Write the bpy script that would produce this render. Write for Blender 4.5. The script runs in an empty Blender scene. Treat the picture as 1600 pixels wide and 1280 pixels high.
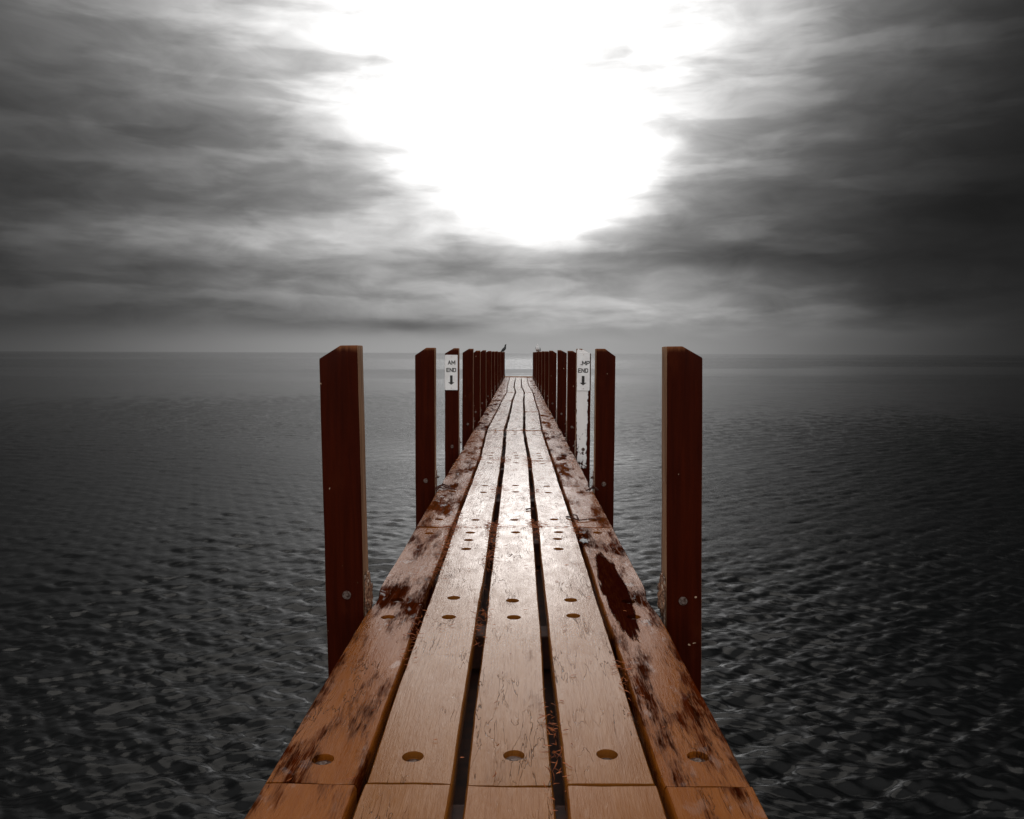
import bpy, bmesh, math, random
import numpy as np
from mathutils import Vector, Matrix, noise

random.seed(7)
rng = np.random.default_rng(11)
R = math.radians
sc = bpy.context.scene
C = sc.collection

H = 1.145          # eye above the deck
WATER = -1.25      # water level below the deck
SUN_EL, SUN_AZ = 58.0, -6.0

# ------------------------------------------------------------------ helpers
def tag(o, label=None, cat=None, group=None, kind=None):
    if label: o['label'] = label
    if cat: o['category'] = cat
    if group: o['group'] = group
    if kind: o['kind'] = kind
    return o

def empty(name, loc, label, cat, group=None):
    o = bpy.data.objects.new(name, None); C.objects.link(o)
    o.location = loc; o.empty_display_size = 0.1
    return tag(o, label, cat, group)

def link(name, me, mat, parent=None, loc=(0, 0, 0), smooth=False):
    o = bpy.data.objects.new(name, me); C.objects.link(o)
    o.location = loc
    if mat and not me.materials: me.materials.append(mat)
    if parent: o.parent = parent
    if smooth:
        me.polygons.foreach_set('use_smooth', [True] * len(me.polygons))
    return o

def bm_mesh(bm, name='mesh'):
    bmesh.ops.recalc_face_normals(bm, faces=bm.faces)
    me = bpy.data.meshes.new(name); bm.to_mesh(me); bm.free(); return me

def add_box(bm, c, s, bevel=0.0, rot=None):
    r = bmesh.ops.create_cube(bm, size=1.0)
    vs = r['verts']
    M = Matrix.Translation(c) @ (rot.to_4x4() if rot else Matrix.Identity(4)) @ Matrix.Diagonal((s[0], s[1], s[2], 1))
    bmesh.ops.transform(bm, matrix=M, verts=vs)
    if bevel:
        es = list({e for v in vs for e in v.link_edges})
        bmesh.ops.bevel(bm, geom=es, offset=bevel, segments=2, affect='EDGES', profile=0.6)

def add_cyl(bm, c, r, h, axis='Z', seg=16, r2=None):
    rr = bmesh.ops.create_cone(bm, cap_ends=True, segments=seg, radius1=r, radius2=r if r2 is None else r2, depth=h)
    M = {'Z': Matrix.Identity(4), 'Y': Matrix.Rotation(R(90), 4, 'X'), 'X': Matrix.Rotation(R(90), 4, 'Y')}[axis]
    bmesh.ops.transform(bm, matrix=Matrix.Translation(c) @ M, verts=rr['verts'])

# ------------------------------------------------------------------ node helpers
class N:
    def __init__(s, nt): s.nt = nt
    def n(s, t, **kw):
        nd = s.nt.nodes.new(t)
        for k, v in kw.items(): setattr(nd, k, v)
        return nd
    def put(s, inp, v):
        if isinstance(v, bpy.types.NodeSocket): s.nt.links.new(v, inp)
        else: inp.default_value = v
    def m(s, op, a, b=None, c=None, clamp=False):
        nd = s.n('ShaderNodeMath', operation=op); nd.use_clamp = clamp
        s.put(nd.inputs[0], a)
        if b is not None: s.put(nd.inputs[1], b)
        if c is not None: s.put(nd.inputs[2], c)
        return nd.outputs[0]
    def mr(s, v, a, b, c, d, interp='SMOOTHSTEP'):
        nd = s.n('ShaderNodeMapRange', interpolation_type=interp)
        for i, x in enumerate((v, a, b, c, d)): s.put(nd.inputs[i], x)
        return nd.outputs[0]
    def noise(s, vec, scale, detail=4, rough=.55, dist=0.0, out=0):
        nd = s.n('ShaderNodeTexNoise')
        s.put(nd.inputs['Vector'], vec); nd.inputs['Scale'].default_value = scale
        nd.inputs['Detail'].default_value = detail; nd.inputs['Roughness'].default_value = rough
        nd.inputs['Distortion'].default_value = dist
        return nd.outputs[out]
    def vmul(s, v, k):
        nd = s.n('ShaderNodeVectorMath', operation='MULTIPLY'); s.put(nd.inputs[0], v); nd.inputs[1].default_value = k
        return nd.outputs[0]
    def vadd(s, v, k):
        nd = s.n('ShaderNodeVectorMath', operation='ADD'); s.put(nd.inputs[0], v); s.put(nd.inputs[1], k)
        return nd.outputs[0]
    def mix(s, f, a, b):
        nd = s.n('ShaderNodeMix', data_type='RGBA'); s.put(nd.inputs[0], f); s.put(nd.inputs[6], a); s.put(nd.inputs[7], b)
        return nd.outputs[2]
    def comb(s, x, y, z):
        nd = s.n('ShaderNodeCombineXYZ'); s.put(nd.inputs[0], x); s.put(nd.inputs[1], y); s.put(nd.inputs[2], z); return nd.outputs[0]
    def sep(s, v):
        nd = s.n('ShaderNodeSeparateXYZ'); s.put(nd.inputs[0], v); return nd.outputs
    def bump(s, h, strength, dist, normal=None):
        nd = s.n('ShaderNodeBump'); s.put(nd.inputs['Height'], h); nd.inputs['Strength'].default_value = strength
        nd.inputs['Distance'].default_value = dist
        if normal: s.put(nd.inputs['Normal'], normal)
        return nd.outputs[0]

def new_mat(name):
    m = bpy.data.materials.new(name); m.use_nodes = True
    return m, N(m.node_tree), m.node_tree.nodes['Principled BSDF']

def rgb(r, g, b): return (r, g, b, 1)

def obj_vec(k):
    tc = k.n('ShaderNodeTexCoord').outputs['Object']
    oi = k.n('ShaderNodeObjectInfo').outputs['Random']
    return k.vadd(tc, k.comb(k.m('MULTIPLY', oi, 37.0), k.m('MULTIPLY', oi, 91.0), k.m('MULTIPLY', oi, 13.0))), tc

# ------------------------------------------------------------------ materials
def plank_material(name, outer, rot_patch=False):
    m, k, b = new_mat(name)
    v, tc = obj_vec(k)
    oi = k.n('ShaderNodeObjectInfo').outputs['Random']
    grain = k.noise(k.vmul(v, (42, 2.0, 8)), 1.0, 6, .65, .6)
    fine = k.noise(k.vmul(v, (150, 9, 30)), 1.0, 4, .6, 1.5)
    blotch = k.noise(k.vmul(v, (6.5, 1.5, 3)), 1.0, 5, .6, .15)
    blotch2 = k.noise(k.vmul(v, (9, 4.0, 3)), 1.7, 4, .6, .4)
    # wiggling checks along the grain
    cr = k.noise(k.vmul(v, (26, 3.2, 3)), 1.0, 3, .6, .5)
    line = k.mr(k.m('ABSOLUTE', k.m('SUBTRACT', cr, .5)), 0.0, .010, 1, 0)
    crm = k.mr(k.noise(k.vmul(v, (4, 2.0, 2)), 1.3, 3), .48, .66, 0, 1)
    line = k.m('MULTIPLY', line, crm)
    # wet (varnish-like) film against bare worn wood
    bg = k.m('ADD', blotch, k.m('MULTIPLY', k.m('SUBTRACT', fine, .5), .30))
    if outer: dry = k.mr(bg, .46, .60, 0, 1)
    else: dry = k.mr(bg, .60, .78, 0, .7)
    light, mid, dark = rgb(.28, .090, .011), rgb(.15, .033, .002), rgb(.012, .0014, .0003)
    if not outer: light, mid = rgb(.25, .092, .014), rgb(.17, .048, .004)
    col = k.mix(grain, mid, light)
    col = k.mix(k.m('MULTIPLY', dry, .97 if outer else .6), col, k.mix(k.mr(grain, .35, .65, 0, 1), dark, rgb(.055, .008, .0015)))
    col = k.mix(k.m('MULTIPLY', line, .75), col, dark)
    col = k.mix(k.mr(oi, 0, 1, 0, .3), col, rgb(.28, .085, .022))
    rough = k.m('ADD', k.mr(dry, 0, 1, .16, .50, 'LINEAR'), k.mr(blotch2, .3, .7, -.05, .1))
    if rot_patch:
        xyz = k.sep(tc)
        wob = k.m('MULTIPLY', k.m('SUBTRACT', k.noise(k.vmul(v, (34, 4.0, 1)), 1.5, 7, .75, .2), .5), .9)
        ex = k.m('DIVIDE', k.m('ADD', xyz[0], .035), .062)
        ey = k.m('DIVIDE', k.m('ADD', xyz[1], -.22), .68)
        d = k.m('ADD', k.m('SQRT', k.m('ADD', k.m('MULTIPLY', ex, ex), k.m('MULTIPLY', ey, ey))), wob)
        hole = k.mr(d, .95, 1.02, 1, 0)
        col = k.mix(k.m('MULTIPLY', hole, k.mr(fine, .4, .7, 1, .90)), col, rgb(.018, .0018, .001))
        rough = k.m('ADD', rough, k.m('MULTIPLY', hole, .3))
    k.put(b.inputs['Base Color'], col)
    k.put(b.inputs['Roughness'], rough)
    b.inputs['IOR'].default_value = 1.5
    sp = k.mr(dry, 0, 1, .26 if outer else .75, .0, 'LINEAR')
    if rot_patch: sp = k.m('MULTIPLY', sp, k.m('SUBTRACT', 1.0, hole))
    k.put(b.inputs['Specular IOR Level'], sp)
    # water film
    cw = k.mr(dry, 0, 1, .04 if outer else .36, .0, 'LINEAR')
    if outer: cw = k.m('ADD', cw, k.mr(blotch2, .58, .68, 0, .75))
    b.inputs['Specular Tint'].default_value = (1, .52, .20, 1) if outer else (1, .64, .32, 1)
    if rot_patch: cw = k.m('MULTIPLY', cw, k.m('SUBTRACT', 1.0, hole))
    k.put(b.inputs['Coat Weight'], cw)
    k.put(b.inputs['Coat Roughness'], k.mr(blotch2, .3, .7, .10, .20))
    b.inputs['Coat IOR'].default_value = 1.5
    h = k.m('ADD', k.m('MULTIPLY', grain, .35), k.m('MULTIPLY', fine, .34))
    h = k.m('SUBTRACT', h, k.m('MULTIPLY', line, .55))
    h = k.m('ADD', h, k.m('MULTIPLY', blotch, .9))
    if rot_patch: h = k.m('SUBTRACT', h, k.m('MULTIPLY', hole, 2.0))
    nb = k.bump(h, .8, .005)
    k.put(b.inputs['Normal'], nb); k.put(b.inputs['Coat Normal'], k.bump(h, .55, .004))
    return m

def post_material(name, painted=False):
    m, k, b = new_mat(name)
    v, tc = obj_vec(k)
    grain = k.noise(k.vmul(v, (40, 40, 2.2)), 1.0, 6, .6, .5)
    blotch = k.noise(k.vmul(v, (6, 6, 2)), 1.0, 4, .6)
    col = k.mix(grain, rgb(.010, .0009, .0001), rgb(.056, .0062, .0007))
    col = k.mix(k.mr(blotch, .58, .78, 0, .7), col, rgb(.060, .010, .0025))
    spk = k.mr(k.noise(v, 38, 1, .3), .79, .82, 0, 1)
    col = k.mix(spk, col, rgb(.38, .26, .18))
    rough = k.mr(blotch, .3, .7, .42, .60); b.inputs['Specular IOR Level'].default_value = .04
    # the weathered end grain at the top
    xyz = k.sep(tc)
    topm = k.mr(k.m('ADD', xyz[2], k.m('MULTIPLY', grain, .05)), -.006, .03, 0, 1)
    col = k.mix(k.m('MULTIPLY', topm, .55), col, rgb(.30, .115, .045))
    # side faces coloured paler, imitating sky glow that falls on them
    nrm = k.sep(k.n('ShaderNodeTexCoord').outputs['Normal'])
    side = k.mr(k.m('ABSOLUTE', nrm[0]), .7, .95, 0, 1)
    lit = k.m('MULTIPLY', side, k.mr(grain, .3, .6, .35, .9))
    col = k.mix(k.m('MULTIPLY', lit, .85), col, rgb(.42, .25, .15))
    bh = k.m('ADD', k.m('MULTIPLY', grain, .6), k.m('MULTIPLY', blotch, .4))
    if painted:
        edge = k.m('ABSOLUTE', k.m('ADD', xyz[0], .014))
        front = k.mr(nrm[1], -.95, -.6, 1, 0)
        fl = k.noise(k.vmul(v, (26, 26, 15)), 1.0, 5, .68, .4)
        low = k.mr(xyz[2], -.40, -1.25, .03, .31, 'LINEAR')
        thr = k.m('ADD', k.m('MULTIPLY', k.mr(edge, .050, .080, 0, .55, 'LINEAR'), 1.0), low)
        thr = k.m('ADD', thr, k.mr(xyz[2], -.03, .0, 0, .4))
        thr = k.m('ADD', thr, k.mr(xyz[2], -1.25, -1.6, 0, .5))
        paint = k.m('MULTIPLY', front, k.mr(k.m('SUBTRACT', k.m('ADD', fl, .30), thr), .43, .455, 0, 1))
        col = k.mix(paint, col, k.mix(blotch, rgb(.72, .68, .66), rgb(.88, .86, .85)))
        rough = k.m('MAXIMUM', rough, k.m('MULTIPLY', paint, .6))
        bh = k.m('ADD', bh, k.m('MULTIPLY', paint, .8))
    k.put(b.inputs['Base Color'], col); k.put(b.inputs['Roughness'], rough)
    k.put(b.inputs['Normal'], k.bump(bh, .6, .004))
    return m

def simple(name, c1, c2, rough=.5, metal=0, sc_=20, bump=.3, bd=.002):
    m, k, b = new_mat(name)
    v, tc = obj_vec(k)
    n = k.noise(v, sc_, 5, .6)
    k.put(b.inputs['Base Color'], k.mix(k.mr(n, .35, .65, 0, 1), rgb(*c1), rgb(*c2)))
    b.inputs['Roughness'].default_value = rough; b.inputs['Metallic'].default_value = metal
    k.put(b.inputs['Normal'], k.bump(n, bump, bd))
    return m

M_in = plank_material('wet_plank_wood', False)
M_out = plank_material('worn_plank_wood', True)
M_rot = plank_material('rotten_plank_wood', True, True)
M_post = post_material('dark_post_timber')
M_paint = post_material('flaking_white_painted_timber', True)
M_beam = simple('dark_beam_timber', (.03, .007, .003), (.07, .018, .006), .7, 0, 12)
M_steel = simple('rusty_galvanised_steel', (.12, .05, .025), (.42, .33, .27), .42, .7, 60, .5)
M_bolt = simple('bolt_steel', (.05, .018, .010), (.20, .15, .13), .5, .6, 80)
M_rust = simple('rust_crust', (.10, .03, .012), (.36, .20, .12), .8, .1, 90, 1.0, .006)
M_litter = simple('dead_needles', (.10, .015, .003), (.42, .115, .025), .6, 0, 55)
M_twig = simple('twig_bark', (.025, .004, .0015), (.07, .016, .005), .95, 0, 60)
M_sign = simple('white_sign_enamel', (.78, .76, .75), (.88, .87, .86), .38, 0, 14, .05)
M_ink = simple('black_sign_ink', (.010, .008, .007), (.02, .015, .012), .5, 0, 30, .05)
M_white = simple('white_feathers', (.90, .90, .90), (.95, .95, .95), .7, 0, 60)
M_grey = simple('grey_feathers', (.16, .16, .17), (.26, .26, .27), .7, 0, 60)
M_black = simple('dark_feathers', (.012, .012, .013), (.03, .03, .032), .6, 0, 60)
M_pale = simple('pale_breast_feathers', (.25, .25, .26), (.45, .45, .46), .7, 0, 60)
M_beak = simple('dark_beak', (.05, .012, .008), (.09, .02, .012), .4, 0, 60)

# ------------------------------------------------------------------ sky (world)
def build_world():
    w = bpy.data.worlds.new('World'); sc.world = w; w.use_nodes = True
    nt = w.node_tree; nt.nodes.clear(); k = N(nt)
    d = k.n('ShaderNodeTexCoord').outputs['Generated']
    x, y, z = k.sep(d)
    az = k.m('MULTIPLY', k.m('ARCTAN2', x, y), 57.2958)       # degrees, 0 = along the jetty, + right
    el = k.m('MULTIPLY', k.m('ARCSINE', z), 57.2958)
    # cloud coordinates, squeezed vertically towards the horizon
    cv = k.comb(k.m('MULTIPLY', az, .07), k.m('MULTIPLY', el, .26), 3.7)
    wn = k.sep(k.noise(cv, 1.0, 3, .5, 0, 1))
    warp_x = k.m('MULTIPLY', k.m('SUBTRACT', wn[0], .5), 9.0)
    warp_y = k.m('MULTIPLY', k.m('SUBTRACT', wn[1], .5), 2.6)
    A = k.m('ADD', az, warp_x); E = k.m('ADD', el, k.m('MULTIPLY', warp_y, k.mr(el, .3, 2.5, .1, 1)))
    def px(X, Y): return math.degrees(math.atan((X - 811) / 1250)), math.degrees(math.atan((552 + (X-811)*.00375 - Y) / 1250))
    def blob(X, Y, sx, sy, amp):
        a0, e0 = px(X, Y); sa = sx / 1250 * 57.3; se = sy / 1250 * 57.3
        u = k.m('DIVIDE', k.m('SUBTRACT', A, a0), sa); v = k.m('DIVIDE', k.m('SUBTRACT', E, e0), se)
        q = k.m('ADD', k.m('MULTIPLY', u, u), k.m('MULTIPLY', v, v))
        return k.m('MULTIPLY', k.m('EXPONENT', k.m('MULTIPLY', q, -1.0)), amp)
    base = k.mr(el, 0, 2.2, .62, .57)
    base = k.m('ADD', base, k.mr(el, 8.0, 24, 0, .15))
    tot = base
    for bl in [(838, 352, 150, 50, .20), (890, 385, 120, 36, .10), (822, 258, 165, 70, 1.32), (815, 120, 430, 130, .38), (700, 340, 260, 40, .08), (815, 0, 500, 150, .25),  # includes a strong glow added above the jetty end to whiten the wet deck
               (330, 395, 260, 22, .13), (420, 362, 200, 18, .05), (640, 445, 160, 22, .07), (300, 380, 330, 34, .08), (590, 360, 150, 20, .06),
               (260, 428, 300, 16, -.09), (640, 418, 150, 15, -.07), (300, 492, 280, 22, -.09), (640, 508, 190, 14, -.13),
               (830, 512, 90, 10, .05), (845, 440, 60, 10, -.05),
               (1120, 405, 170, 18, -.13), (1330, 380, 200, 45, -.10), (1060, 470, 220, 40, .12), (930, 500, 200, 25, .05),
               (1400, 450, 210, 45, -.13), (1520, 490, 110, 20, -.10), (1380, 520, 170, 14, .05), (1620, 355, 170, 70, -.22),
               (60, 352, 90, 25, -.12), (0, 460, 170, 90, -.12), (1420, 250, 260, 70, -.12), (150, 260, 240, 60, -.10)]:
        tot = k.m('ADD', tot, blob(*bl))
    n1 = k.noise(k.comb(k.m('MULTIPLY', az, .22), k.m('MULTIPLY', el, .60), 9.1), 1.0, 7, .54, .5)
    n2 = k.noise(k.comb(k.m('MULTIPLY', az, .05), k.m('MULTIPLY', el, .30), 1.3), 1.0, 4, .5, .4)
    n4 = k.mr(k.noise(k.comb(k.m('MULTIPLY', az, .075), k.m('MULTIPLY', k.m('ADD', el, k.m('MULTIPLY', warp_y, .5)), .38), 5.5), 1.0, 5, .5, .1), .455, .575, -.5, .5)
    tex0 = k.m('MULTIPLY', n4, .085)
    tex = k.m('ADD', tex0, k.m('ADD', k.m('MULTIPLY', k.m('SUBTRACT', n1, .5), .26), k.m('MULTIPLY', k.m('SUBTRACT', n2, .5), .16)))
    tot = k.m('ADD', tot, k.m('MULTIPLY', k.m('MULTIPLY', tex, k.m('MAXIMUM', k.m('MULTIPLY', tot, 1.9), .8)), k.mr(el, .6, 3.0, .05, 1)))
    # the storm thins out ahead; a vignette put into the sky darkens either side
    g = k.m('MULTIPLY', k.mr(az, -5, -42, 1, .43), k.mr(az, 4, 38, 1, .22))
    tot = k.m('MULTIPLY', k.m('MAXIMUM', tot, .03), g)
    # to the zenith: added bright sky
    # bright unseen sky added overhead and behind the viewer to light the deck and signs
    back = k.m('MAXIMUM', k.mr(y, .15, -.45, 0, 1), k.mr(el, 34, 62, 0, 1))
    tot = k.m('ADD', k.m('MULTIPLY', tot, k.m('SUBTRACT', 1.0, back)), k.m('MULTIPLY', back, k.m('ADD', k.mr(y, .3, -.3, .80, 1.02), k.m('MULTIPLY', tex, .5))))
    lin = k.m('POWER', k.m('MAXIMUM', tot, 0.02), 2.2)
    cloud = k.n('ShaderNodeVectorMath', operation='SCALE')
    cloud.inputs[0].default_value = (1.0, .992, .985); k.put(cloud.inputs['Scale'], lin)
    sky = k.n('ShaderNodeTexSky', sky_type='NISHITA'); sky.sun_disc = False
    sky.sun_elevation = R(SUN_EL); sky.sun_rotation = R(SUN_AZ)
    bw = k.n('ShaderNodeRGBToBW'); k.put(bw.inputs[0], sky.outputs[0])
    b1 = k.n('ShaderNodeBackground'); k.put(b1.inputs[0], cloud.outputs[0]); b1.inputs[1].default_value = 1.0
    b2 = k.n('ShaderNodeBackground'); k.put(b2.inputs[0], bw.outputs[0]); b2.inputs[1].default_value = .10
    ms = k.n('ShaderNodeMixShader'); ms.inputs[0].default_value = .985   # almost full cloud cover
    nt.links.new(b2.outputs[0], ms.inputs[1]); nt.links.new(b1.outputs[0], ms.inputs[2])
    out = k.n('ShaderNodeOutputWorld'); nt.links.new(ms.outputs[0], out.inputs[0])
    w.cycles.sampling_method = 'MANUAL'; w.cycles.sample_map_resolution = 1024
build_world()

sl = bpy.data.lights.new('sun', 'SUN'); sl.energy = .5; sl.angle = R(42); sl.color = (1, .95, .88)
so = bpy.data.objects.new('sun', sl); C.objects.link(so)
sd = Vector((math.sin(R(SUN_AZ)) * math.cos(R(SUN_EL)), math.cos(R(SUN_AZ)) * math.cos(R(SUN_EL)), math.sin(R(SUN_EL))))
so.rotation_euler = sd.to_track_quat('Z', 'Y').to_euler()

# ------------------------------------------------------------------ water
def water():
    m, k, b = new_mat('dark_sea_water')
    geo = k.n('ShaderNodeNewGeometry').outputs['Position']
    xyz = k.sep(geo)
    dist = k.m('SQRT', k.m('ADD', k.m('MULTIPLY', xyz[0], xyz[0]), k.m('MULTIPLY', xyz[1], xyz[1])))
    n1 = k.noise(k.vmul(geo, (1.0, 2.0, 1)), 6.5, 5, .65, .2)
    n2 = k.noise(k.vmul(geo, (1.0, 2.2, 1)), 1.3, 5, .62, .3)
    n3 = k.noise(k.vmul(geo, (.6, 1.6, 1)), .32, 5, .6, .3)
    # wind lanes: calmer and rougher streaks
    lane = k.noise(k.vmul(geo, (.0045, .016, 1)), 1.0, 5, .6, .6)
    calm = k.mr(lane, .42, .58, .12, 1.5)
    hb = k.m('ADD', k.m('MULTIPLY', n1, .026), k.m('ADD', k.m('MULTIPLY', n2, k.mr(dist, 14, 45, .012, .060)), k.m('MULTIPLY', n3, k.mr(dist, 20, 90, 0, .16))))
    hb = k.m('MULTIPLY', k.m('MULTIPLY', hb, calm), k.mr(dist, 60, 1200, 1, .45))
    k.put(b.inputs['Base Color'], rgb(.0035, .0038, .004))
    k.put(b.inputs['Roughness'], k.mr(dist, 5, 30, .13, .05))
    b.inputs['IOR'].default_value = 1.215
    k.put(b.inputs['Normal'], k.bump(hb, .85, 1.0))
    # waves: radial sheet, fine in front, coarse behind and far out
    rad = [0.0]
    r = 1.2; rr = []
    while r < 60: rr.append(r); r *= 1.0042
    while r < 30000: rr.append(r); r *= 1.09
    rr = np.array(rr)
    a_f = np.linspace(R(-50), R(50), 860)
    a_b = np.linspace(R(50), R(310), 66)[1:-1]
    ang = np.concatenate([a_f, a_b])
    RR, AA = np.meshgrid(rr, ang, indexing='ij')
    X = RR * np.sin(AA); Y = RR * np.cos(AA)
    Z = np.zeros_like(X)
    waves = 150
    for i in range(waves):
        lam = .09 * (8 ** (rng.random() ** 1.5))            # 0.22 .. 5.7 m
        th = rng.normal(0, .45)
        kx, ky = math.sin(th) * 2 * math.pi / lam, math.cos(th) * 2 * math.pi / lam
        amp = .0024 * lam ** .55 * (.5 + rng.random()) * .98
        ph = rng.random() * 6.28
        spacing = RR * .0042
        fade = np.clip((lam - 2.1 * spacing) / (1.3 * spacing), 0, 1)
        s = np.sin(kx * X + ky * Y + ph)
        Z += amp * fade * (s + .25 * np.cos(2 * (kx * X + ky * Y + ph)))
    # coarse part behind: flatten
    Z[:, 860:] = 0
    Z[RR > 60] = 0
    # patches of livelier and calmer water
    env = 1 + .45 * np.sin(X * .11 + Y * .07 + 1) * np.sin(Y * .16 - X * .05 + 2)
    Z *= env * np.clip((59 - RR) / 45, 0, 1)
    nr, na = X.shape
    V = np.stack([X, Y, Z + WATER], -1).reshape(-1, 3)
    V = np.vstack([V, [[0, 0, WATER]]])
    i0 = np.arange(nr - 1)[:, None] * na; j = np.arange(na)[None, :]; jn = (j + 1) % na
    F = np.stack([i0 + j, i0 + jn, i0 + na + jn, i0 + na + j], -1).reshape(-1, 4)
    me = bpy.data.meshes.new('water')
    tri = [(len(V) - 1, (q + 1) % na, q) for q in range(na)]
    nf = len(F); nt_ = len(tri)
    me.vertices.add(len(V)); me.vertices.foreach_set('co', V.astype(np.float32).ravel())
    loops = np.concatenate([F.ravel()[:], np.array(tri).ravel()])
    me.loops.add(len(loops)); me.loops.foreach_set('vertex_index', loops.astype(np.int32))
    starts = np.concatenate([np.arange(nf) * 4, nf * 4 + np.arange(nt_) * 3])
    me.polygons.add(nf + nt_); me.polygons.foreach_set('loop_start', starts.astype(np.int32))
    me.update(calc_edges=True); me.validate()
    if me.polygons[0].normal.z < 0: me.flip_normals()
    o = link('water', me, m, smooth=True); tag(o, kind='structure')
water()

# ------------------------------------------------------------------ jetty deck
W = 1.30; CX = -.027; LEFT = CX - W / 2
SEAM = [-4.4, -1.2, 2.05, 5.22, 8.50, 11.85, 15.7, 19.4, 23.2, 27.0, 32.0, 38.2]
# gap centre positions (fractions of the width) at each seam
FR = [[.20, .40, .60, .80], [.195, .40, .605, .805], [.20, .402, .606, .812],
      [.189, .396, .606, .810], [.194, .390, .609, .798], [.150, .362, .580, .786], [.182, .388, .602, .822],
      [.198, .395, .608, .822], [.250, .443, .640, .832], [.215, .390, .590, .795], [.195, .388, .592, .786], [.2, .4, .595, .79]]
GW = [.011, .018, .0165, .010]      # half gap widths in m, per gap
def deck_h(yy): return .012 * math.sin(yy * .55 + 1.0) * min(1, max(0, (yy - 12) / 10))
def edge_x(g, s):                # g 0..5 boundaries at seam s -> (left side x, right side x)
    if g == 0: return LEFT
    if g == 5: return LEFT + W
    return LEFT + W * FR[s][g - 1]

BOLTS = {2: [(2.2, 1), (3.42, 1), (3.66, 1), (4.62, 2), (4.86, 2), (5.06, 1)],
         3: [(5.46, 1), (6.55, 1), (6.86, 1), (8.30, 1)],
         4: [(8.70, 1), (8.92, 1), (9.15, 1), (11.3, 1), (11.5, 1), (11.72, 1)],
         5: [(12.15, 1), (13.65, 1), (13.9, 1), (15.45, 1)], 6: [(15.95, 1), (16.4, 1), (17.4, 1), (18.9, 1), (19.15, 1)]}
jetty = empty('jetty', (CX, 0, 0), 'long narrow wet timber jetty running out over the dark sea to the horizon', 'jetty')

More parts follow.
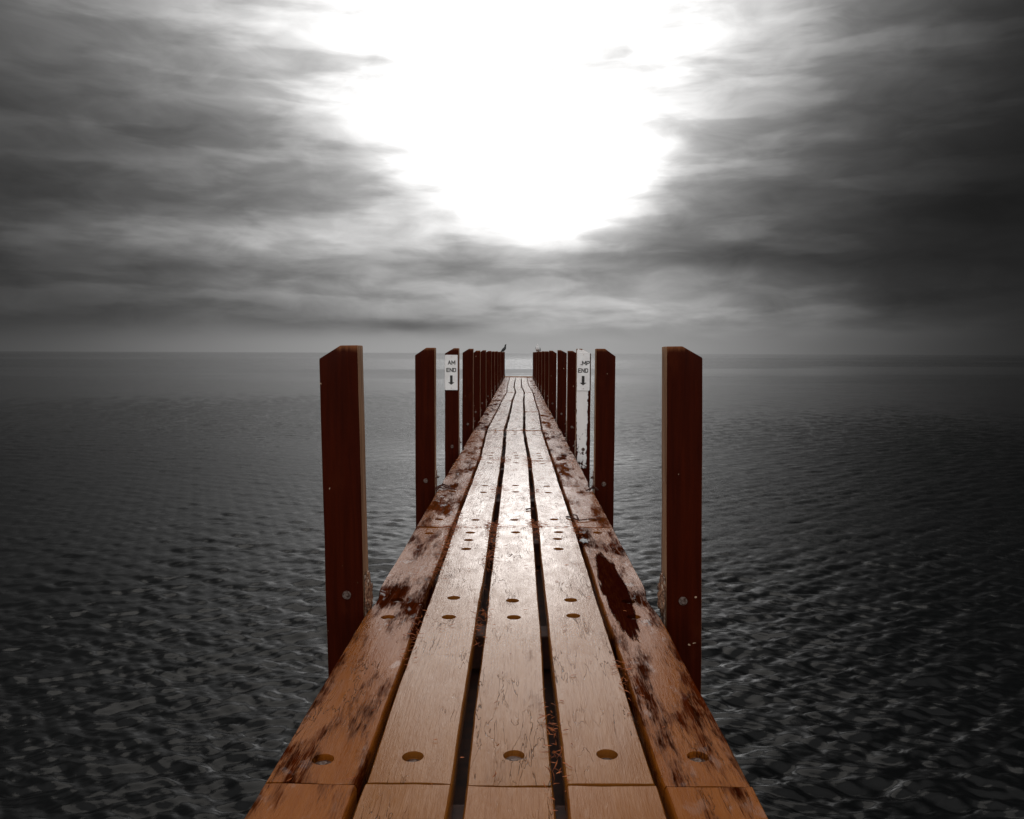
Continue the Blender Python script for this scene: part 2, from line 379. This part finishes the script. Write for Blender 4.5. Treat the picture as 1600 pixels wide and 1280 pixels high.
def plank(sec, col):
    y0, y1 = SEAM[sec] + .006, SEAM[sec + 1] - .006
    outer = col in (0, 4)
    if col == 0: la, lb = edge_x(0, sec), edge_x(0, sec + 1)
    else: la, lb = edge_x(col, sec) + GW[col - 1], edge_x(col, sec + 1) + GW[col - 1]
    if col == 4: ra, rb = edge_x(5, sec), edge_x(5, sec + 1)
    else: ra, rb = edge_x(col + 1, sec) - GW[col], edge_x(col + 1, sec + 1) - GW[col]
    n = max(10, int((y1 - y0) / (.07 if sec < 5 else .25)))
    T = .075
    prof = [(0, -T, 0), (0, -.010, 0), (.0, -.004, .003), (.0, 0, .006), (.12, .0, 0), (.27, 0, 0), (.42, 0, 0), (.58, 0, 0), (.73, 0, 0), (.88, 0, 0), (1, 0, -.006), (1, -.004, -.003), (1, -.010, 0), (1, -T, 0)]
    cx = (la + ra + lb + rb) / 4; cy = (y0 + y1) / 2
    bm = bmesh.new(); rows = []
    seed = sec * 7.3 + col * 3.1
    cup = random.uniform(-.003, .001); dz0 = random.uniform(-.004, .004); dz1 = random.uniform(-.004, .004)
    for i in range(n + 1):
        t = i / n; yy = y0 + (y1 - y0) * t
        l = la + (lb - la) * t; r_ = ra + (rb - ra) * t
        l += .006 * noise.noise((yy * 1.5, seed, 0)) + .002 * noise.noise((yy * 9, seed, 4))
        r_ += .006 * noise.noise((yy * 1.5, seed, 9)) + .002 * noise.noise((yy * 9, seed, 14))
        if outer:                 # worn outline along the open side, scalloped at the posts
            for yp in (3.56, 6.75, 9.4, 12.3, 14.7, 17.3, 20.4):
                q = math.exp(-((yy - yp - .10) / .14) ** 2) * .020
                if col == 0: l += q
                else: r_ -= q
        row = []
        for (f, dz, off) in prof:
            xx = l + (r_ - l) * f + off
            zz = dz + dz0 * (1 - t) + dz1 * t + deck_h(yy)
            if dz > -.02:
                zz += cup * (1 - (2 * f - 1) ** 2) + .0022 * noise.noise((xx * 6, yy * 1.6, seed))
                if outer: zz += .0045 * noise.noise((xx * 7, yy * 2.4, seed + 5))
            ye = yy + (.003 * noise.noise((xx * 20, seed, i)) if i in (0, n) else 0)
            row.append(bm.verts.new((xx - cx, ye - cy, zz)))
        rows.append(row)
    for i in range(n):
        for q in range(len(prof)):
            q2 = (q + 1) % len(prof)
            bm.faces.new((rows[i][q], rows[i][q2], rows[i + 1][q2], rows[i + 1][q]))
    bm.faces.new(rows[0]); bm.faces.new(rows[-1][::-1])
    me = bm_mesh(bm, 'plank')
    mat = M_rot if (sec == 2 and col == 4) else (M_out if outer else M_in)
    # bolt recesses
    if sec in BOLTS: bl = BOLTS[sec]
    elif sec < 2: bl = [(SEAM[sec] + .2, 1), (SEAM[sec] + .45, 1), (SEAM[sec + 1] - .2, 1)]
    else:
        L = y1 - y0; bl = [(y0 + .22, 1), (y0 + .22 + L * .45, 1), (y1 - .22, 1)]
    pts = []
    for (by, kind) in bl:
        if kind == 2 and col in (0, 2, 4): continue
        t = (by - y0) / (y1 - y0)
        f = .5 + random.uniform(-.05, .05)
        if sec == 2 and col == 1: f = .47
        xx = (la + (lb - la) * t) * (1 - f) + (ra + (rb - ra) * t) * f
        pts.append((xx, by + random.uniform(-.02, .02)))
        if sec in (3, 4) and outer and random.random() < .0: pass
    o = link('plank', me, mat, None, (cx, cy, 0))
    rad = .031
    if pts:
        cb = bmesh.new()
        for (xx, by) in pts:
            add_cyl(cb, (xx - cx, by - cy, deck_h(by) + .01), rad, .060, seg=24)
        co = link('cut', bm_mesh(cb), None, None, (cx, cy, 0))
        md = o.modifiers.new('b', 'BOOLEAN'); md.operation = 'DIFFERENCE'; md.object = co; md.solver = 'EXACT'
        bpy.context.view_layer.update()
        dg = bpy.context.evaluated_depsgraph_get()
        me2 = bpy.data.meshes.new_from_object(o.evaluated_get(dg))
        o.modifiers.clear(); o.data = me2
        if not me2.materials: me2.materials.append(mat)
        bpy.data.objects.remove(co)
    for p in o.data.polygons: p.use_smooth = abs(p.normal.z) > .3 or abs(p.normal.y) < .2
    o.data.set_sharp_from_angle(angle=R(38))
    o.parent = jetty; o.location = (cx - CX, cy, 0)
    if sec == 2 and col == 4: o['label'] = 'right edge plank with a long dark rotten patch and pale chip'
    if sec >= 8: return
    for (xx, by) in pts:
        bb = bmesh.new()
        add_cyl(bb, (0, 0, 0), .026, .003, seg=20)
        add_cyl(bb, (0, 0, .004), .013, .006, seg=6, r2=.012)
        ob = link('bolt', bm_mesh(bb), M_bolt, o, (xx - cx, by - cy, deck_h(by) - .0205))
        ob.rotation_euler = (0, 0, random.random() * 3)

for s in range(len(SEAM) - 1):
    for c in range(5): plank(s, c)

# cross beams below, long joists below the gaps, end board
for yb in [-3.9, -.9, 2.05, 3.5, 5.22, 6.7, 8.5, 9.4, 11.85, 14.7, 15.7, 19.4, 23.2, 27, 32, 35.5, 38.0]:
    bm = bmesh.new(); add_box(bm, (0, 0, 0), (W + .10 if yb in (3.5, 6.7, 9.4, 14.7) else W - .06, .14, .15), .008)
    link('cross_beam', bm_mesh(bm), M_beam, jetty, (0, yb, -.168))
for g, f in enumerate((.195, .393, .604, .806)):
    bm = bmesh.new(); add_box(bm, (0, 0, 0), (.10 if g in (1, 2) else .09, 42.4, .16), .006)
    link('joist', bm_mesh(bm), M_beam, jetty, (-W / 2 + W * f, 17.0, -.340))
bm = bmesh.new(); add_box(bm, (0, 0, 0), (W + .06, .30, .05), .006)
link('end_board', bm_mesh(bm), M_in, jetty, (0, 38.42, .012))

# shelf boards just below the gaps, catching the litter between planks
# ------------------------------------------------------------------ litter in the gaps
def gap_x(g, yy):
    for s in range(len(SEAM) - 1):
        if SEAM[s] <= yy <= SEAM[s + 1]:
            t = (yy - SEAM[s]) / (SEAM[s + 1] - SEAM[s])
            return LEFT + W * (FR[s][g] * (1 - t) + FR[s + 1][g] * t)
    return 0
lb_ = bmesh.new()
def needle(bm, p, L, wdt, az, tilt, bend=.2):
    d = Vector((math.sin(az) * math.cos(tilt), math.cos(az) * math.cos(tilt), math.sin(tilt)))
    sdv = Vector((math.cos(az), -math.sin(az), 0)) * wdt
    up = Vector((0, 0, wdt * .8))
    q = Vector(p); pts = []
    for i in range(4):
        t = i / 3; w_ = (1 - abs(2 * t - 1) * .7)
        c = q + d * (L * (t - .5)) + Vector((math.cos(az), -math.sin(az), 0)) * (bend * L * (t - .5) ** 2)
        pts.append([bm.verts.new(c - sdv * w_ * .5), bm.verts.new(c + up * w_), bm.verts.new(c + sdv * w_ * .5)])
    for i in range(3):
        a, b2 = pts[i], pts[i + 1]
        bm.faces.new((a[0], a[1], b2[1], b2[0])); bm.faces.new((a[1], a[2], b2[2], b2[1])); bm.faces.new((a[2], a[0], b2[0], b2[2]))
# (gap, y centre, y spread, count, side spill)
clumps = [(0, 5.2, .05, 60, .015), (0, 4.80, .22, 150, .010), (0, 4.3, .16, 60, .006), (1, 5.26, .07, 120, .018), (1, 4.95, .16, 120, .008), (1, 4.45, .20, 70, .006),
          (2, 5.30, .07, 90, .018), (2, 5.10, .08, 40, .008), (3, 5.25, .12, 80, .014), (3, 5.0, .1, 30, .010), (0, 5.55, .14, 60, .012),
          (1, 6.68, .10, 80, .035), (0, 6.95, .30, 160, .035), (2, 6.6, .10, 45, .02), (3, 6.6, .05, 16, .01),
          (0, 8.6, .12, 55, .02), (1, 8.5, .16, 80, .03), (2, 8.35, .30, 110, .02), (3, 8.5, .22, 70, .02), (3, 9.6, .2, 25, .02),
          (3, 10.8, .3, 40, .02), (1, 11.8, .2, 40, .03), (3, 11.8, .2, 40, .03), (2, 11.9, .2, 30, .02), (0, 3.2, .15, 50, .01), (2, 2.3, .15, 60, .01), (1, 3.4, .15, 50, .01), (3, 2.8, .1, 30, .01),
          (0, 15.7, .2, 40, .03), (1, 19.4, .3, 30, .03), (2, 15.7, .2, 30, .03), (3, 19.4, .3, 30, .03)]
for (g, yc, sy, n, spill) in clumps:
    for _ in range(n):
        yy = random.gauss(yc, sy); gx = gap_x(g, yy)
        off = random.gauss(0, GW[g] * .6 + spill)
        inside = abs(off) < GW[g]
        zz = random.uniform(-.025, .006) if inside else .006 + random.random() * .004
        needle(lb_, (gx + off, yy, zz + deck_h(yy)), random.uniform(.012, .042), random.uniform(.002, .004), random.gauss(0, .9 if inside else 1.1),
               random.uniform(-.5, .5) if inside else random.uniform(-.06, .1), random.uniform(-.6, .6))
for _ in range(230):      # seam litter
    s = random.choice([3, 3, 3, 4, 4, 5]); yy = SEAM[s] + random.gauss(0, .010)
    xx = random.uniform(LEFT + .01, LEFT + W - .01)
    needle(lb_, (xx, yy, random.uniform(-.006, .006)), random.uniform(.015, .05), .003, R(90) + random.gauss(0, .25), 0, random.uniform(-.4, .4))
for _ in range(170):      # odd bits lying about
    yy = 2 + 11 * random.random() ** 1.3; xx = random.uniform(LEFT + .02, LEFT + W - .02)
    needle(lb_, (xx, yy, .006), random.uniform(.008, .032), random.uniform(.002, .004), random.uniform(0, 3.1), 0, random.uniform(-.8, .8))
lo = link('leaf_litter', bm_mesh(lb_), M_litter); tag(lo, 'reddish dead needles and leaf litter caught in the gaps between planks', 'leaf litter', kind='stuff')

def twig(label, pts, r0):
    bm = bmesh.new(); prev = None
    for path in pts:
        prev = None
        for i, p in enumerate(path):
            rr_ = r0 * (1 - .6 * i / len(path)); ring = []
            t = (Vector(path[min(i + 1, len(path) - 1)]) - Vector(path[max(i - 1, 0)])).normalized()
            a = t.cross(Vector((0, 0, 1))).normalized(); b2 = a.cross(t)
            for q in range(6): ring.append(bm.verts.new(Vector(p) + a * rr_ * math.cos(q * 1.047) + b2 * rr_ * math.sin(q * 1.047)))
            if prev:
                for q in range(6): bm.faces.new((prev[q], prev[(q + 1) % 6], ring[(q + 1) % 6], ring[q]))
            else: bm.faces.new(ring)
            prev = ring
        bm.faces.new(prev[::-1])
    o = link('twig', bm_mesh(bm), M_twig, None, smooth=True); tag(o, label, 'twig'); return o
twig('forked brown twig lying across the right edge plank just before the nearest full seam',
     [[(.335, 5.52, .008), (.37, 5.46, .016), (.41, 5.40, .008), (.46, 5.42, .010), (.50, 5.46, .008), (.565, 5.44, .007)], [(.41, 5.40, .010), (.405, 5.50, .022), (.375, 5.58, .012)]], .006)
twig('small dark forked twig fragment lying alone on the middle plank', [[(.055, 5.78, .007), (.085, 5.80, .010), (.11, 5.84, .008)], [(.085, 5.80, .009), (.112, 5.77, .008)]], .006)
twig('clump of dark bent twigs lodged on the left edge plank beside the second left post',
     [[(-.70, 6.62, .01), (-.66, 6.70, .03), (-.60, 6.66, .015), (-.52, 6.60, .008)], [(-.69, 6.72, .01), (-.63, 6.60, .02), (-.56, 6.68, .01)], [(-.68, 6.55, .01), (-.64, 6.66, .045), (-.59, 6.74, .01)]], .007)
twig('dark bent twig sticking out beside the second right post', [[(.66, 6.70, .012), (.61, 6.62, .025), (.56, 6.58, .010)], [(.66, 6.6, .01), (.62, 6.64, .04), (.585, 6.55, .012)]], .009)

# pale chip beside the rotten patch
bm = bmesh.new()
cp = [(-.022, 0), (-.008, .014), (.004, .020), (.010, .010), (.022, .012), (.018, -.004), (.024, -.018), (.008, -.012), (-.004, -.022), (-.010, -.008)]
top = [bm.verts.new((x, y * 2.6, .004)) for x, y in cp]; bot = [bm.verts.new((x * 1.1, y * 2.8, -.002)) for x, y in cp]
bm.faces.new(top); bm.faces.new(bot[::-1])
for i in range(len(cp)): bm.faces.new((bot[i], bot[(i + 1) % len(cp)], top[(i + 1) % len(cp)], top[i]))
tag(link('wood_chip', bm_mesh(bm), M_pale, None, (.395, 4.80, .009)), 'ragged white chip stuck on the right edge plank above the rotten patch', 'chip')

# ------------------------------------------------------------------ posts
LZ = [3.56, 6.75, 9.4, 12.3, 14.7, 17.3, 20.4, 23.5, 26.6, 29.6, 32.7, 35.7, 38.5]
RZ = [3.56, 6.75, 9.05, 11.9, 14.5, 17.3, 20.4, 23.4, 26.5, 29.4, 32.6, 35.6, 38.5]
LX = [.706, .706, .706, .706, .714, .712, .708, .715, .706, .702, .708, .70, .690]
RX = [.641, .641, .645, .715, .690, .640, .655, .66, .648, .645, .65, .65, .655]
LT = [.031, .043, .056, .066, .045, .062, .055, .052, .060, .05, .058, .05, .055]
RT = [.033, .040, .052, .038, .058, .058, .051, .060, .055, .056, .052, .05, .05]
LW = [.171, .165, .162, .165, .160, .165, .165, .165, .165, .165, .165, .165, .165]
RW = [.158, .163, .160, .163, .165, .165, .165, .165, .165, .165, .165, .165, .165]
ORD = ['nearest', 'second', 'third', 'fourth', 'fifth', 'sixth', 'seventh', 'eighth', 'ninth', 'tenth', 'eleventh', 'twelfth', 'farthest']
EXTRA_L = {0: 'tall dark square timber post, nearest on the left, crusty bracket at deck level',
           2: 'dark timber post on the left carrying the white AM END sign, third from the viewer',
           12: 'farthest dark timber post on the left, the dark bird perched on top'}
EXTRA_R = {0: 'tall dark timber post, nearest on the right, inner face coloured pale as if lit by the sky',
           2: 'timber post on the right with flaking white paint under the MP END sign',
           9: 'dark timber post on the right with the white gull perched on top'}

def post(side, i):
    s = -1 if side == 'L' else 1
    yy = (LZ if s < 0 else RZ)[i]; xin = (LX if s < 0 else RX)[i]; top = H + (LT if s < 0 else RT)[i]; wd = (LW if s < 0 else RW)[i]
    if s < 0: lab = EXTRA_L.get(i, '%s dark timber post from the viewer along the left side of the jetty' % ORD[i])
    else: lab = EXTRA_R.get(i, '%s dark timber post from the viewer along the right side of the jetty' % ORD[i])
    root = empty('timber_post', (s * (xin + wd / 2), yy, 0), lab, 'post', 'square timber posts lining the jetty')
    dp = .125
    flat = .40 + random.uniform(-.08, .08); drop = .066 * random.uniform(.75, 1.15)
    if i >= 6: drop *= .8
    # cross-section of the post: loops from bottom to top; origin at the top centre
    bm = bmesh.new()
    bot = -2.4 - top
    e = 1e-3
    outx, inx = s * wd / 2, -s * wd / 2
    brk = inx + (outx - inx) * flat
    # front/back profile polygon (x,z), many vertical subdivisions to let edges wander
    nseg = 26 if i < 4 else 8
    zl = [bot + (-drop - bot) * q / nseg for q in range(nseg + 1)]
    prof = [(outx, z_) for z_ in zl] + [(brk, 0.0), (inx, 0.0)] + [(inx, z_) for z_ in reversed(zl)]
    def wob(x, z_, f):
        a = .0028 * noise.noise((x * 3 + i * 9, z_ * 2.2, f * 5 + s)) + .0012 * noise.noise((x * 3 + i * 9, z_ * 14, f * 5 + s))
        return x + a
    fr = [bm.verts.new((wob(x, z_, 0), -dp / 2, z_)) for x, z_ in prof]
    bk = [bm.verts.new((wob(x, z_, 1), dp / 2, z_)) for x, z_ in prof]
    nP = len(prof); K = nseg + 1
    # faces: quads strips on front and back between the outer and inner columns
    for q in range(nseg):
        o1, o2, i1, i2 = q, q + 1, nP - 1 - q, nP - 2 - q
        bm.faces.new((fr[o1], fr[o2], fr[i2], fr[i1])); bm.faces.new((bk[i1], bk[i2], bk[o2], bk[o1]))
    bm.faces.new((fr[K - 1], fr[K], fr[K + 1], fr[K + 2])); bm.faces.new((bk[K + 2], bk[K + 1], bk[K], bk[K - 1]))
    for q in range(nP):
        q2 = (q + 1) % nP
        bm.faces.new((fr[q], bk[q], bk[q2], fr[q2]))
    bmesh.ops.recalc_face_normals(bm, faces=bm.faces)
    es = [ed for ed in bm.edges if len(ed.link_faces) == 2 and ed.calc_face_angle(0) > R(15)]
    bmesh.ops.bevel(bm, geom=es, offset=.005, segments=2, affect='EDGES', profile=.5)
    me = bm_mesh(bm)
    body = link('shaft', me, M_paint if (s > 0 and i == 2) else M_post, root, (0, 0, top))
    for p in me.polygons: p.use_smooth = True
    me.set_sharp_from_angle(angle=R(30))
    # front through-bolt
    if i < 9:
        bm = bmesh.new()
        add_cyl(bm, (0, 0, 0), .019, .006, 'Y', 18); add_cyl(bm, (0, -.008, 0), .011, .012, 'Y', 6)
        link('bolt', bm_mesh(bm), M_paint and M_bolt, root, (s * -.004 + random.uniform(-.006, .006), -dp / 2 - .002, .055 + random.uniform(-.01, .015)))
    # steel bracket on the walkway side
    if i < 13:
        bm = bmesh.new()
        gapw = xin - (abs(LEFT) if s < 0 else LEFT + W)
        tx = -s * (wd / 2 + .005)
        add_box(bm, (tx, -.01, -.02), (.008, .085, .34), .0015)
        add_box(bm, (tx - s * max(.008, gapw / 2 - .004), -.01, -.115), (max(.014, gapw - .008), .085, .010), .001)
        br = link('bracket', bm_mesh(bm), M_steel, root)
        for zz in (.095, -.055):
            b3 = bmesh.new(); add_cyl(b3, (0, 0, 0), .015, .006, 'X', 16); add_cyl(b3, (-s * .010, 0, 0), .011, .018, 'X', 6)
            link('bolt', bm_mesh(b3), M_bolt, br, (tx - s * .006, -.012, zz))
        if i == 0:      # crusted rust and growth on the nearest brackets
            b4 = bmesh.new()
            bmesh.ops.create_icosphere(b4, subdivisions=4, radius=1)
            for v in b4.verts:
                p = v.co.copy(); nn = noise.noise(p * 2.6 + Vector((s * 5, 0, 0))) * .5 + noise.noise(p * 6.5) * .4
                v.co = Vector((p.x * .015, p.y * .036, p.z * .085)) * (1 + nn)
            link('rust_crust', bm_mesh(b4), M_rust, br, (tx - s * .008, -.025, .055), smooth=True)
            b4 = bmesh.new(); prv = None
            link_pts = [(-s * .004, -.03, .15), (-s * .014, -.045, .125), (-s * .006, -.05, .095), (-s * .016, -.045, .06), (-s * .010, -.05, .02)]
            for j, p in enumerate(link_pts):
                ring = [b4.verts.new((p[0] + tx + .0055 * math.cos(q * 1.047), p[1] + .0055 * math.sin(q * 1.047), p[2])) for q in range(6)]
                if prv:
                    for q in range(6): b4.faces.new((prv[q], prv[(q + 1) % 6], ring[(q + 1) % 6], ring[q]))
                else: b4.faces.new(ring)
                prv = ring
            b4.faces.new(prv[::-1])
            link('wire', bm_mesh(b4), M_steel, br)
    lean = 0
    if i == 0: lean = -.9
    elif i > 2: lean = random.uniform(-.25, .25)
    root.rotation_euler = (random.uniform(-.3, .3) * R(1) * (i > 2), R(lean), 0)
    if i == 0:
        # keep the top where it stands: shift the foot to the right
        root.location.x += math.tan(R(.9)) * top
    return root, top, s, wd
posts = {}
for i in range(13):
    for sd_ in 'LR': posts[(sd_, i)] = post(sd_, i)

# ------------------------------------------------------------------ signs
GLYPH = {
 'A': (.030, [((0, 0), (.5, 1)), ((1, 0), (.5, 1)), ((.2, .34), (.8, .34))]),
 'M': (.036, [((0, 0), (0, 1)), ((1, 0), (1, 1)), ((0, 1), (.5, .3)), ((1, 1), (.5, .3))]),
 'P': (.027, [((0, 0), (0, 1)), ((0, 1), (.8, 1)), ((.8, 1), (1, .85)), ((1, .85), (1, .6)), ((1, .6), (.8, .45)), ((.8, .45), (0, .45))]),
 'E': (.024, [((0, 0), (0, 1)), ((0, 1), (1, 1)), ((0, .5), (.85, .5)), ((0, 0), (1, 0))]),
 'N': (.028, [((0, 0), (0, 1)), ((1, 0), (1, 1)), ((0, 1), (1, 0))]),
 'D': (.027, [((0, 0), (0, 1)), ((0, 1), (.7, 1)), ((.7, 1), (1, .8)), ((1, .8), (1, .2)), ((1, .2), (.7, 0)), ((.7, 0), (0, 0))])}
def text_part(txt, x, z, yoff, parent, hgt=.040, th=.0088):
    gap = .0125
    tot = sum(GLYPH[c][0] for c in txt) + gap * (len(txt) - 1)
    bm = bmesh.new(); cx_ = -tot / 2; nn = 0
    for c in txt:
        w_, segs = GLYPH[c]
        for (a, b_) in segs:
            p = Vector((cx_ + a[0] * w_, 0, (a[1] - .5) * hgt)); q = Vector((cx_ + b_[0] * w_, 0, (b_[1] - .5) * hgt))
            d = q - p; ang = math.atan2(d.x, d.z); nn += 1
            add_box(bm, (p + q) / 2 + Vector((0, -.00003 * nn, 0)), (th, .0012, d.length + th * .9), 0, Matrix.Rotation(ang, 3, 'Y'))
        cx_ += w_ + gap
    return link('lettering', bm_mesh(bm), M_ink, parent, (x, yoff, z))

def arrow(x, ztop, zbot, w1, w2, yoff, parent):
    zn = zbot + w2 * .8
    P = [(-w1, ztop), (w1, ztop), (w1, zn), (w2, zn), (0, zbot), (-w2, zn), (-w1, zn)]
    bm = bmesh.new()
    a = [bm.verts.new((p[0], -.0006, p[1])) for p in P]; b_ = [bm.verts.new((p[0], .0006, p[1])) for p in P]
    bm.faces.new(a); bm.faces.new(b_[::-1])
    for i in range(len(P)): bm.faces.new((a[i], a[(i + 1) % 7], b_[(i + 1) % 7], b_[i]))
    link('arrow', bm_mesh(bm), M_ink, parent, (x, yoff, 0))

def plate(w_, z0, z1, rc, parent, yoff):
    bm = bmesh.new(); P = []
    for cx_, cz, a0 in ((w_ / 2 - rc, z1 - rc, 0), (-w_ / 2 + rc, z1 - rc, 90), (-w_ / 2 + rc, z0 + rc, 180), (w_ / 2 - rc, z0 + rc, 270)):
        for q in range(5):
            a = R(a0 + q * 22.5); P.append((cx_ + rc * math.cos(a), cz + rc * math.sin(a)))
    n = len(P)
    a = [bm.verts.new((p[0], -.002, p[1])) for p in P]; b_ = [bm.verts.new((p[0], .002, p[1])) for p in P]
    bm.faces.new(a); bm.faces.new(b_[::-1])
    for i in range(n): bm.faces.new((a[i], a[(i + 1) % n], b_[(i + 1) % n], b_[i]))
    bmesh.ops.recalc_face_normals(bm, faces=bm.faces)
    link('plate', bm_mesh(bm), M_sign, parent, (0, yoff, 0))

def sign(side, i, word, wdx, label, zt, zb, w_, xo):
    root, top, s, wd = posts[(side, i)]
    yy = (LZ if s < 0 else RZ)[i]; sx = root.location.x
    ppx = (yy + .08) / 1250
    e = empty('ramp_sign', (sx + xo, yy - .125 / 2 - .0065, top), label, 'sign', 'ramp end signs on the posts')
    zc = lambda ypx: (552 - ypx) * ppx + H - top
    plate(w_, zc(zb), zc(zt), .008, e, 0)
    text_part(word, wdx, zc(566.8), -.0032, e)
    text_part('END', 0 if s < 0 else -.004, zc(578.2), -.0032, e)
    arrow(0 if s < 0 else -.003, zc(586.5), zc(601), .015, .037, -.0032, e)
    if s > 0:      # remnant of the lost letter
        bm = bmesh.new(); add_box(bm, (0, 0, 0), (.009, .0012, .012), 0, Matrix.Rotation(R(20), 3, 'Y'))
        link('lettering', bm_mesh(bm), M_ink, e, (wdx - .052, -.0032, zc(569)))
    for zz in (zt + 3, zb - 3):
        bm = bmesh.new(); add_cyl(bm, (0, 0, 0), .004, .003, 'Y', 10)
        link('screw', bm_mesh(bm), M_steel, e, (0, -.003, zc(zz)))
sign('L', 2, 'AM', .003, 'white plate reading AM END with a down arrow, on the third left post', 555, 609, .148, -.004)
sign('R', 2, 'MP', .026, 'white plate reading MP END with a down arrow, on the white painted right post', 551, 609, .142, -.004)

# ------------------------------------------------------------------ birds
def loft(rings, seg=14):
    bm = bmesh.new(); prev = None; rows = []
    n = len(rings)
    for i, (p, rx, rz) in enumerate(rings):
        t = (Vector(rings[min(i + 1, n - 1)][0]) - Vector(rings[max(i - 1, 0)][0])).normalized()
        a = Vector((0, 1, 0)); b2 = t.cross(a).normalized()
        rows.append([bm.verts.new(Vector(p) + a * rx * math.cos(q / seg * 6.2832) + b2 * rz * math.sin(q / seg * 6.2832)) for q in range(seg)])
    for i in range(n - 1):
        for q in range(seg): bm.faces.new((rows[i][q], rows[i][(q + 1) % seg], rows[i + 1][(q + 1) % seg], rows[i + 1][q]))
    bm.faces.new(rows[0]); bm.faces.new(rows[-1][::-1])
    return bm_mesh(bm)

def bird(loc, rz, scale, label, body_m, wing_m, tail_m, upright, name):
    e = empty(name, loc, label, 'bird'); e.rotation_euler = (0, 0, rz); e.scale = scale
    c, s = math.cos(upright), math.sin(upright)
    def P(x, z): return (x * c - z * s * .2, 0, .075 + x * s + z)      # body axis raised by the angle
    body = [(P(-.13, .01), .006, .004), (P(-.11, .01), .022, .013), (P(-.07, .012), .040, .034), (P(-.02, .012), .052, .050), (P(.03, .014), .050, .050),
            (P(.065, .026), .038, .040), (P(.083, .055), .026, .028), (P(.092, .080), .025, .026), (P(.104, .096), .025, .025), (P(.120, .101), .017, .017), (P(.130, .100), .007, .007)]
    link('body', loft(body), body_m, e, smooth=True)
    for sg in (-1, 1):
        wing = [(P(.045, .030), .006, .020), (P(.01, .030), .009, .033), (P(-.05, .022), .009, .030), (P(-.11, .018), .007, .018), (P(-.165, .012), .003, .006)]
        w_ = loft(wing, 10); link('wing', w_, wing_m, e, (0, sg * .044, 0), smooth=True)
        bm = bmesh.new(); add_cyl(bm, (0, 0, .030), .0035, .064, 'Z', 6)
        add_box(bm, (.012, 0, .002), (.034, .022, .004), .001)
        link('leg', bm_mesh(bm), M_beak, e, (0.0, sg * .018, 0))
        bm = bmesh.new(); bmesh.ops.create_icosphere(bm, subdivisions=2, radius=.0045)
        link('eye', bm_mesh(bm), M_ink, e, (P(.112, .104)[0], sg * .021, P(.112, .104)[2]))
    link('tail', loft([(P(-.10, .01), .024, .008), (P(-.15, .004), .026, .004), (P(-.19, -.004), .028, .003)], 10), tail_m, e, smooth=True)
    link('beak', loft([(P(.126, .099), .006, .006), (P(.148, .094), .004, .005), (P(.166, .088), .001, .001)], 8), M_beak, e, smooth=True)
    if name == 'dark_bird':
        link('breast', loft([(P(-.05, -.022), .01, .006), (P(-.02, -.020), .034, .026), (P(.03, -.010), .038, .032), (P(.058, .012), .03, .028), (P(.07, .03), .012, .012)]), M_pale, e, smooth=True)
    return e
pr, pt, _, _ = posts[('R', 9)]
bird((pr.location.x - .045, RZ[9], pt), R(-102), (1.15, 1.75, 1.12), 'white gull with grey wings perched on a distant right post, facing the viewer', M_white, M_grey, M_white, R(26), 'gull')
pl, pt, _, _ = posts[('L', 12)]
bird((pl.location.x + .03, LZ[12], pt), R(-8), (1.45, 1.45, 1.35), 'dark bird with paler breast perched on the farthest left post, facing right', M_black, M_black, M_black, R(46), 'dark_bird')

# ------------------------------------------------------------------ camera
cd = bpy.data.cameras.new('camera'); cam = bpy.data.objects.new('camera', cd); C.objects.link(cam)
cd.sensor_width = 36; cd.lens = 28.125; cd.clip_start = .05; cd.clip_end = 60000
rot = Matrix.Rotation(R(.50), 4, 'Z') @ Matrix.Rotation(R(90 - 4.03), 4, 'X') @ Matrix.Rotation(R(.215), 4, 'Z')
cam.matrix_world = Matrix.Translation((0, 0, H)) @ rot
sc.camera = cam
sc.render.engine = 'CYCLES'
sc.render.resolution_x, sc.render.resolution_y = 1024, 819
sc.view_settings.view_transform = 'Standard'; sc.view_settings.look = 'None'
sc.view_settings.exposure = 0; sc.view_settings.gamma = 1
